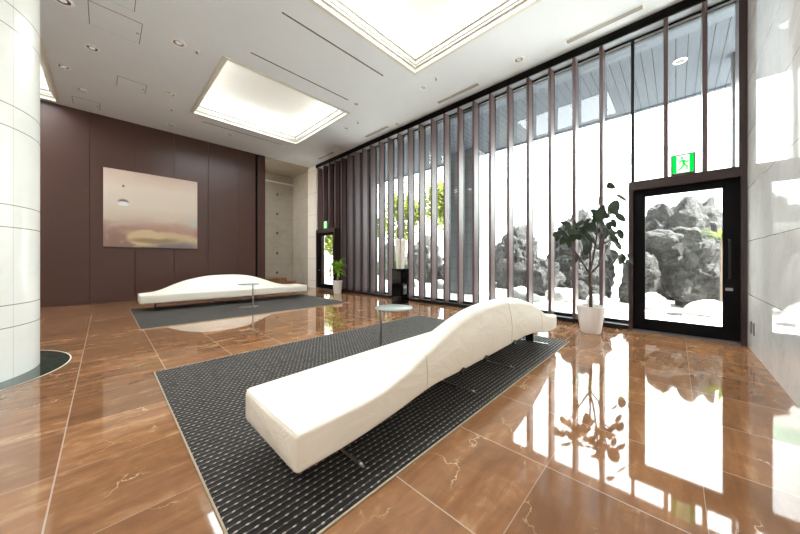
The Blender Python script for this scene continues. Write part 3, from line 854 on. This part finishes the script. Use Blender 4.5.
# ------------------------------------------------------------------ pedestal and sculpture
ped = thing('pedestal', 'glossy black square pedestal in front of the window', 'pedestal', (5.42, 5.22, 0))
MB().box(5.26, 5.58, 5.06, 5.38, .012, .905, .003).build('body', M['gloss_black'], ped)
MB().box(5.275, 5.565, 5.075, 5.365, 0, .012).build('plinth', M['frame_black'], ped)
MB().box(5.255, 5.585, 5.055, 5.385, .905, .92, .002).build('top_slab', M['gloss_black'], ped)
scp = thing('sculpture', 'tall ivory split form sculpture standing on the black pedestal', 'sculpture', (5.42, 5.22, .92))
def blade(side):
    mb = MB(); n = 24; rows = 22; vs = []; fs = []
    ca, sa = .694, -.7194          # the two halves stand side by side as seen across the room
    for k in range(rows + 1):
        q = k/rows; z = .921 + .80*q
        w = .048 + .014*q + .006*math.sin(PI*q)
        if q > .93: w *= math.sqrt(max(0.02, 1 - ((q - .93)/.075)**2))
        d = .060 + .018*q
        if q > .93: d *= math.sqrt(max(0.05, 1 - ((q - .93)/.08)**2))
        off = side*(.050 + .030*q)
        for i in range(n):
            a = 2*PI*i/n
            u = off + w*math.copysign(abs(math.cos(a))**.8, math.cos(a)); v = d*math.copysign(abs(math.sin(a))**.8, math.sin(a)) + .02*side*q
            vs.append((5.42 + u*ca - v*sa, 5.22 + u*sa + v*ca, z))
    for k in range(rows):
        for i in range(n):
            j = (i+1) % n; fs.append((k*n+i, k*n+j, (k+1)*n+j, (k+1)*n+i))
    fs.append(tuple(reversed(range(n)))); fs.append(tuple(rows*n+i for i in range(n)))
    mb.add(vs, fs, True); return mb
blade(-1).build('left_half', M['ivory'], scp); blade(1).build('right_half', M['ivory'], scp)

# ------------------------------------------------------------------ plants
def pot(parent, c, rt, rb, h):
    prof = [(rb*.93, .0), (rb, .012), (rb + (rt-rb)*.5, h*.5), (rt - .004, h - .03), (rt, h - .012), (rt, h), (rt - .016, h), (rt - .022, h - .05)]
    o = MB().lathe(prof, (*c, 0), 48, True, False).build('pot', M['ceramic_white'], parent)
    MB().lathe([(rt - .02, h - .05), (.02, h - .035)], (*c, 0), 32, False, True).build('soil', M['soil'], parent)
    return o
def leaf(mb, base, tip, width, normal, droop=.12, nseg=7, fold=.10, roundness=1.0):
    base = Vector(base); tip = Vector(tip); ax = tip - base; L = ax.length; ax.normalize()
    nr = Vector(normal); nr = (nr - ax*nr.dot(ax));
    if nr.length < 1e-4: nr = ax.orthogonal()
    nr.normalize(); sd = ax.cross(nr)
    vs = []; fs = []
    for k in range(nseg + 1):
        q = k/nseg
        w = width*.5*(math.sin(PI*min(1, max(0, q))**(.85))**(.75/roundness) if 0 < q < 1 else 0.02)
        c = base + ax*L*q + nr*(-droop*L*(q*q) + droop*.4*L*q)
        for e in (-1, 0, 1):
            vs.append(c + sd*w*e + nr*(fold*w*abs(e)))
    for k in range(nseg):
        for e in (0, 1):
            fs.append((k*3+e, k*3+e+1, k*3+e+4, k*3+e+3))
    mb.add(vs, fs, True)

random.seed(11)
# rubber fig on the right; a = metres to the right across the view, b = away, z = height
FC = Vector((5.36, .972, 0))
RT = Vector((.694, -.7194, 0)); FW = Vector((.7194, .694, 0))
P = lambda a, z, b=0.0: FC + RT*a + FW*b + Vector((0, 0, z))
fig = thing('rubber_plant', 'tall rubber plant in a white pot left of the right hand door', 'potted plant', tuple(FC))
pot(fig, (FC.x, FC.y), .195, .137, .425)
tr = MB()
tr.tube([P(0, .375), P(.005, .62), P(-.012, .85), P(-.015, 1.0)], [.027, .024, .022, .021], 10)
branches = [[P(-.015, .93), P(-.09, 1.08, .03), P(-.20, 1.26, .05), P(-.30, 1.42, .06), P(-.42, 1.55, .05)],
            [P(-.015, .98), P(-.04, 1.15, -.05), P(-.06, 1.35, -.07), P(-.13, 1.50, -.05), P(-.20, 1.62, -.02)],
            [P(-.012, .96), P(.05, 1.15, .02), P(.09, 1.40, .02), P(.11, 1.62, .0), P(.10, 1.85, 0), P(.15, 2.12, .02), P(.16, 2.30, .0)],
            [P(-.012, .92), P(.08, 1.06, -.06), P(.12, 1.25, -.08), P(.15, 1.45, -.08), P(.19, 1.65, -.06), P(.24, 1.85, -.05)],
            [P(.09, 1.40, .02), P(.03, 1.55, .08), P(-.04, 1.72, .10), P(-.10, 1.82, .08)],
            [P(.14, 1.40, -.08), P(.24, 1.46, -.10), P(.34, 1.40, -.08), P(.42, 1.36, -.05)]]
for b in branches:
    tr.tube(b, [.016 - .009*i/(len(b)-1) for i in range(len(b))], 8)
tr.build('trunk', M['fig_stem'], fig)
lf = MB()
def px(x, y, b): # leaf chart position and depth -> metres across from the trunk, height
    D = 4.53 + b
    return ((545 + x/5.933 - 400)/285.7*D - .667*4.53, 1.15 + (259.9 - 175 - y/5.933)/285.7*D)
chart = [(383,68,58,54,200),(460,135,88,30,-22),(398,192,92,78,60),(440,255,66,52,-40),(288,214,40,28,170),(315,240,80,56,-110),(330,305,60,52,-80),(405,288,60,34,-70),
 (125,290,66,36,160),(70,352,52,40,200),(108,388,56,40,-120),(160,338,66,46,190),(205,358,66,60,-130),(200,290,60,28,40),(245,440,68,56,-100),(258,268,44,20,25),(272,320,66,40,-20),
 (245,365,64,34,-8),(396,332,56,42,-30),(402,376,64,36,-50),(446,352,70,44,-60),(432,420,58,38,-55),(404,466,46,26,-45),(452,498,72,60,-100),(500,500,78,40,-65),(180,492,64,36,-95),
 (148,378,52,36,-140),(222,398,60,42,-95),(346,214,54,38,120),(300,268,62,44,-150),(352,338,58,40,-60),(280,295,52,34,170),(232,325,56,38,140),(185,318,50,34,120),(335,200,50,34,60),
 (90,330,56,30,150),(310,330,56,36,-110),(260,410,50,36,-70),(380,300,52,34,-100),(70,372,50,30,-110),(140,405,46,30,-80),(365,240,60,44,20),(415,215,60,48,-20),(295,245,50,36,-160),(170,300,54,32,80)]
S = 4.55/285.7/5.933
for (x, y) in [(150,350),(190,345),(230,350),(115,345),(175,385),(215,330),(300,320),(325,275),(300,240),(370,320),(410,350),(240,300),(275,390),(140,320),(345,365)]:
    chart.append((x + random.uniform(-9, 9), y + random.uniform(-9, 9), random.uniform(44, 60), random.uniform(28, 38), random.uniform(-160, 20)))
for (x, y, L, w, hd) in chart:
    b = random.uniform(-.15, .15); a, z = px(x, y, b)
    hd = math.radians(hd); d = Vector((math.cos(hd), math.sin(hd)))
    L *= S; w *= S
    tipb = random.uniform(-.35, .1)*L
    A = P(a - d.x*L/2, z - d.y*L/2, b); T = P(a + d.x*L/2, z + d.y*L/2, b + tipb)
    nrm = -FW + Vector((0, 0, random.uniform(.1, .6))) + RT*random.uniform(-.4, .4)
    leaf(lf, A, T, w*.97, nrm, .14, 8, .16, 1.25)
    # leaf stalk back to the nearest branch
    best = min((q for br in branches for q in br[1:]), key=lambda q: (q - A).length)
    mid = (best + A)/2 + Vector((0, 0, .015))
    lf.tube([best, mid, A], [.004, .0035, .003], 5)
lf.build('foliage', M['fig_leaf'], fig)

# dracaena at the far door
DC = Vector((5.57, 8.36, 0))
dr = thing('dracaena', 'small green dracaena in a white pot beside the far glass door', 'potted plant', tuple(DC))
pot(dr, (DC.x, DC.y), .172, .125, .44)
MB().tube([DC + Vector((0, 0, .40)), DC + Vector((.01, 0, .6)), DC + Vector((0, .01, .82))], [.03, .026, .024], 10).build('cane', M['dracaena_stem'], dr)
lf = MB()
for k in range(90):
    a = random.uniform(0, 2*PI); el = random.uniform(-.4, 1.15)
    z = random.uniform(.70, .98); L = random.uniform(.27, .44)
    d = Vector((math.cos(a)*math.cos(el), math.sin(a)*math.cos(el), math.sin(el)))
    b0 = DC + Vector((0, 0, z))
    if (b0 + d*L).x > 5.90: continue
    leaf(lf, b0, b0 + d*L, random.uniform(.04, .06), Vector((0, 0, 1)) + d*.1, .22, 6, .2)
lf.build('foliage', M['dracaena_leaf'], dr)

# ------------------------------------------------------------------ outside
tag(MB().box(XG + .12, 40, -25, 45, -.25, -.02).build('ground_gravel', M['gravel']), 'pale gravel ground outside the window', 'ground', kind='structure')
sf = MB().box(XG + .12, 9.4, -2.0, 16, 4.93, 5.05)
sf.box(9.34, 9.46, -2.0, 16, 4.90, 5.6)
struct('soffit', sf, M['soffit'], 'pale boarded soffit outside over the window', 'soffit')
struct('trim_6', MB().box(XG + .12, 6.75, -2.0, 16, 4.915, 4.93), M['soffit_strip'], 'plain grey strip of soffit next to the glass', 'trim')
o = thing('soffit_light', 'round light in the boarded soffit outside, above the exit sign', 'ceiling light', (7.6, -.06, 4.93))
MB().lathe([(.10, .0), (.10, -.008), (.07, -.010)], (7.6, -.06, 4.93), 28, False, False).build('trim_ring', M['trim_white'], o)
MB().lathe([(.07, -.006), (.01, -.006)], (7.6, -.06, 4.93), 28, False, True).build('lens', M['lamp_dark'], o)
struct('column_outside', MB().box(8.6, 9.7, 4.86, 5.95, -.02, 4.93, .004), M['ext_column'], 'dark grey tiled square column outside the window', 'column')
struct('post_outside', MB().box(7.95, 8.15, -.84, -.745, -.02, 4.93), M['ext_dark'], 'dark post outside beyond the right hand door', 'post')
struct('wall_outside', MB().box(6.6, 6.75, 7.62, 10.08, -.02, 4.93), M['ext_dark'], 'dark screen wall outside at the far end of the window', 'wall')

def rock(c, r, seed, mat, label, rough=1.0, sub=4, name='boulder', group='grey boulders of the rock garden'):
    import bmesh
    bm = bmesh.new(); bmesh.ops.create_icosphere(bm, subdivisions=sub, radius=1)
    off = Vector((seed*3.17, seed*1.31, seed*7.7))
    rad = Vector(r)
    fs = []
    for v in bm.verts:
        p = v.co.normalized()
        q = Vector((p.x*rad.x, p.y*rad.y, p.z*rad.z))
        f = 1.0 + .16*rough*noise.noise(p*1.4 + off)
        for sc_, am in ((1.3, .30), (3.0, .15), (6.5, .07), (13, .03)):
            w_ = q*sc_ + off; w_.z *= 1.5
            cell = noise.voronoi(w_)[0]
            f += rough*am*(min(.6, cell[1] - cell[0]) - .3)
        f += .03*rough*noise.noise(q*18 + off)
        fs.append((v, q, f))
    mx = max(abs(q[k])*f/rad[k] for v, q, f in fs for k in range(3))
    for v, q, f in fs: v.co = q*(f/mx)
    me = bpy.data.meshes.new(name); bm.to_mesh(me); bm.free()
    me.materials.append(mat)
    for p_ in me.polygons: p_.use_smooth = True
    me.set_sharp_from_angle(angle=math.radians(24))
    o = bpy.data.objects.new(name, me); COL.objects.link(o); o.location = c
    return tag(o, label, 'rock', group)

# seen through the right-hand door
rocks = [(12.2, -.10, 1.0, (1.2, 1.35, 2.25), 'tall dark grey boulder filling the upper door glass', 1.0, 5),
         (12.0, 2.50, 1.0, (1.1, 1.20, 2.05), 'tall grey boulder behind the rubber plant', 1.0, 5),
         (12.2, -2.75, .9, (1.1, 1.25, 2.1), 'tall grey boulder hidden behind the wide door stile', 1.0, 4),
         (10.25, -.58, .35, (.70, .72, 1.25), 'craggy grey boulder at the lower right of the door glass', 1.1, 5),
         (10.20, .70, .40, (.65, .54, 1.10), 'sunlit topped boulder at the left of the door glass', 1.1, 5),
         (10.20, 1.88, .25, (.65, .62, 1.0), 'low grey boulder behind the rubber plant pot', 1.1, 5),
         (10.25, 3.15, .30, (.65, .62, 1.15), 'grey boulder midway between rubber plant and outside column', 1.1, 5),
         (11.90, 4.80, .9, (.95, 1.05, 1.9), 'high grey boulder just right of the outside column', 1.0, 5),
         (11.9, 7.30, .8, (1.0, 1.1, 1.7), 'grey boulder just left of the outside column', 1.0, 4),
         (12.0, 9.65, .8, (1.0, 1.15, 1.7), 'grey boulder under the tree behind the black pedestal', 1.0, 4),
         (12.0, 12.1, .7, (1.0, 1.15, 1.5), 'grey boulder under the trees left of the sculpture', 1.0, 4)]
for i, (x, y, z, r, lab, ro, sub) in enumerate(rocks):
    rock((x, y, z), r, 1 + i, M['rock'], lab, ro, sub)
pale = [(8.9, -.50, .06, (.38, .42, .26), 'flat pale stone low in the door glass'), (9.15, .42, .10, (.34, .36, .28), 'pale stone at the lower left of the door glass'),
        (8.9, 1.45, .06, (.40, .33, .24), 'flat pale stone just right of the rubber plant trunk'), (9.1, 2.35, .10, (.36, .44, .28), 'pale stone just left of the rubber plant trunk'),
        (8.4, 3.0, .04, (.28, .32, .18), 'small pale stone behind the sofa crest'), (9.0, 3.5, .08, (.34, .42, .26), 'pale stone near the foot of the outside column'),
        (9.6, 7.0, .08, (.36, .42, .26), 'pale stone left of the outside column'), (9.4, 8.3, .08, (.36, .42, .26), 'pale stone behind the black pedestal')]
rock((10.42, .30, 1.72), (.40, .46, .27), 21, M['rock'], 'small sunlit ledge rock in the middle of the door glass', 1.2, 5)
for i, (x, y, z, r, lab) in enumerate(pale):
    rock((x, y, z), r, 39 + i, M['pale_stone'], lab, .8, 4, 'stone', 'pale stones in the garden gravel')
o = thing('ground_grate', 'small dark grate slot in the gravel seen in the door glass', 'grate', (8.35, .02, -.02))  # dark grate slot built as a low box, not a lamp
MB().box(8.31, 8.39, -.10, .14, -.018, .04, .006).build('grate_box', M['ext_dark'], o)
MB().box(8.325, 8.375, -.08, .12, .04, .045).build('lens', M['alu'], o)  # top strip of the grate, no lamp lens

def bush(c, r, n, mat, label, name='shrub', size=.11, group='garden shrubs', stem_z=0):
    o = thing(name, label, 'tree' if name == 'tree' else 'shrub', (c[0], c[1], -.02), group)
    mb = MB(); q = random.Random(int(c[0]*10 + c[1]*100))
    stems = MB()
    stems.tube([(c[0], c[1], -.02), (c[0] + .05, c[1], c[2]*.5), (c[0], c[1] + .05, c[2])], [.05 + .02*r[2], .04, .02], 7)
    blobs = [(q.uniform(-.6, .6), q.uniform(-.6, .6), q.uniform(-.6, .6)) for _ in range(9)]
    for b in blobs[:5]:
        stems.tube([(c[0], c[1], c[2]*.55), (c[0] + b[0]*r[0]*.5, c[1] + b[1]*r[1]*.5, c[2]*.8 + b[2]*r[2]*.3), (c[0] + b[0]*r[0], c[1] + b[1]*r[1], c[2] + b[2]*r[2])], [.03, .02, .01], 5)
    stems.build('trunk', M['bark'], o)
    for k in range(n):
        b = blobs[k % 9]
        d = Vector((q.gauss(0, 1), q.gauss(0, 1), q.gauss(0, 1))).normalized()*(q.random()**.4)*.55
        p = Vector((c[0] + (b[0] + d.x)*r[0], c[1] + (b[1] + d.y)*r[1], c[2] + (b[2] + d.z)*r[2]))
        h = Vector((q.gauss(0, 1), q.gauss(0, 1), q.gauss(-.2, .7))).normalized()
        leaf(mb, p, p + h*size*q.uniform(.7, 1.4), size*.55, Vector((q.gauss(0, .6), q.gauss(0, .6), 1)), .1, 3, .15)
    mb.build('foliage', mat, o)
    return o
# long-leaved plant among the boulders by the door
def fern(c, label):
    o = thing('garden_plant', label, 'plant', (c[0], c[1], -.02))
    m = MB(); q = random.Random(3)
    MB().tube([(c[0], c[1], -.02), (c[0], c[1], c[2])], [.03, .02], 7).build('stem', M['bark'], o)
    for k in range(26):
        a = q.uniform(0, 2*PI); el = q.uniform(-.2, .9); d = Vector((math.cos(a)*math.cos(el), math.sin(a)*math.cos(el), math.sin(el)))
        b0 = Vector(c); leaf(m, b0, b0 + d*q.uniform(.3, .5), .06, (0, 0, 1), .3, 6, .15)
    m.build('foliage', M['shrub_leaf'], o)
fern((9.40, -.72, 1.62), 'yellow green long leaved plant at the right of the door glass')
bush((15.0, 10.4, 4.3), (1.7, 1.6, 1.7), 2600, M['tree_leaf'], 'yellow green tree outside just left of the dark column', 'tree', .27, 'garden trees')
bush((15.0, 14.0, 4.1), (1.7, 1.7, 1.7), 2600, M['tree_leaf'], 'yellow green tree outside above the sculpture', 'tree', .27, 'garden trees')
bush((15.0, 17.7, 4.0), (1.7, 1.7, 1.7), 2600, M['tree_leaf'], 'green tree outside left of the sculpture', 'tree', .27, 'garden trees')
bush((11.0, 17.5, 2.6), (1.3, 1.4, 1.3), 2200, M['tree_leaf'], 'bright green tree seen through the far glass door', 'tree', .24, 'garden trees')
bush((9.3, 14.7, .75), (.6, .7, .7), 700, M['dark_leaf'], 'dark green shrub seen low through the far glass door', 'shrub', .10)
bush((10.0, 6.9+3.0, .9), (.6, .6, .6), 700, M['dark_leaf'], 'dark green shrub outside right behind the black pedestal', 'shrub', .11)
bush((10.0, 11.6, .9), (.6, .6, .6), 700, M['dark_leaf'], 'dark green shrub outside left of the sculpture', 'shrub', .11)

# pale building far across the street
bl = thing('building', 'pale building with a green band beyond the garden', 'building', (24, 2, 0))
MB().box(24, 30, -12, 16, -.02, 7.4).build('wall', M['ext_white'], bl)
MB().box(23.9, 30, -12, 16, 7.4, 8.1).build('roof_band', M['ext_green'], bl)
for k in range(9):
    y = -11 + 3*k
    MB().box(23.94, 24, y, y + 1.2, 4.4, 6.2).build('window', M['ext_window'], bl)

# ------------------------------------------------------------------ light
w = bpy.data.worlds.new('overcast'); sc.world = w; w.use_nodes = True
bg = w.node_tree.nodes['Background']; bg.inputs[0].default_value = (.93, .97, 1.0, 1); bg.inputs[1].default_value = 5.0
sun = bpy.data.lights.new('sun', 'SUN'); sun.energy = 22; sun.angle = math.radians(3); sun.color = (1, .97, .92)
so = bpy.data.objects.new('sun', sun); COL.objects.link(so)
d = Vector((-.15, .70, -1.0)); so.rotation_euler = d.to_track_quat('-Z', 'Y').to_euler(); so.location = (12, 0, 12)

# ------------------------------------------------------------------ camera
cam = bpy.data.cameras.new('camera'); co = bpy.data.objects.new('camera', cam); COL.objects.link(co)
cam.sensor_width = 36; cam.lens = 285.7/800*36
co.location = (0, 0, 1.15); co.rotation_euler = (PI/2, 0, -.803)
cam.shift_y = -7.1/800
cam.clip_start = .05; cam.clip_end = 200
sc.camera = co
sc.view_settings.view_transform = 'Standard'; sc.view_settings.look = 'None'
sc.view_settings.gamma = 1; sc.view_settings.use_curve_mapping = False
sc.view_settings.exposure = 1.5
try:
    sc.cycles.use_denoising = True
    sc.cycles.max_bounces = 10; sc.cycles.diffuse_bounces = 5; sc.cycles.transparent_max_bounces = 16
    sc.cycles.sample_clamp_indirect = 5
except Exception: pass
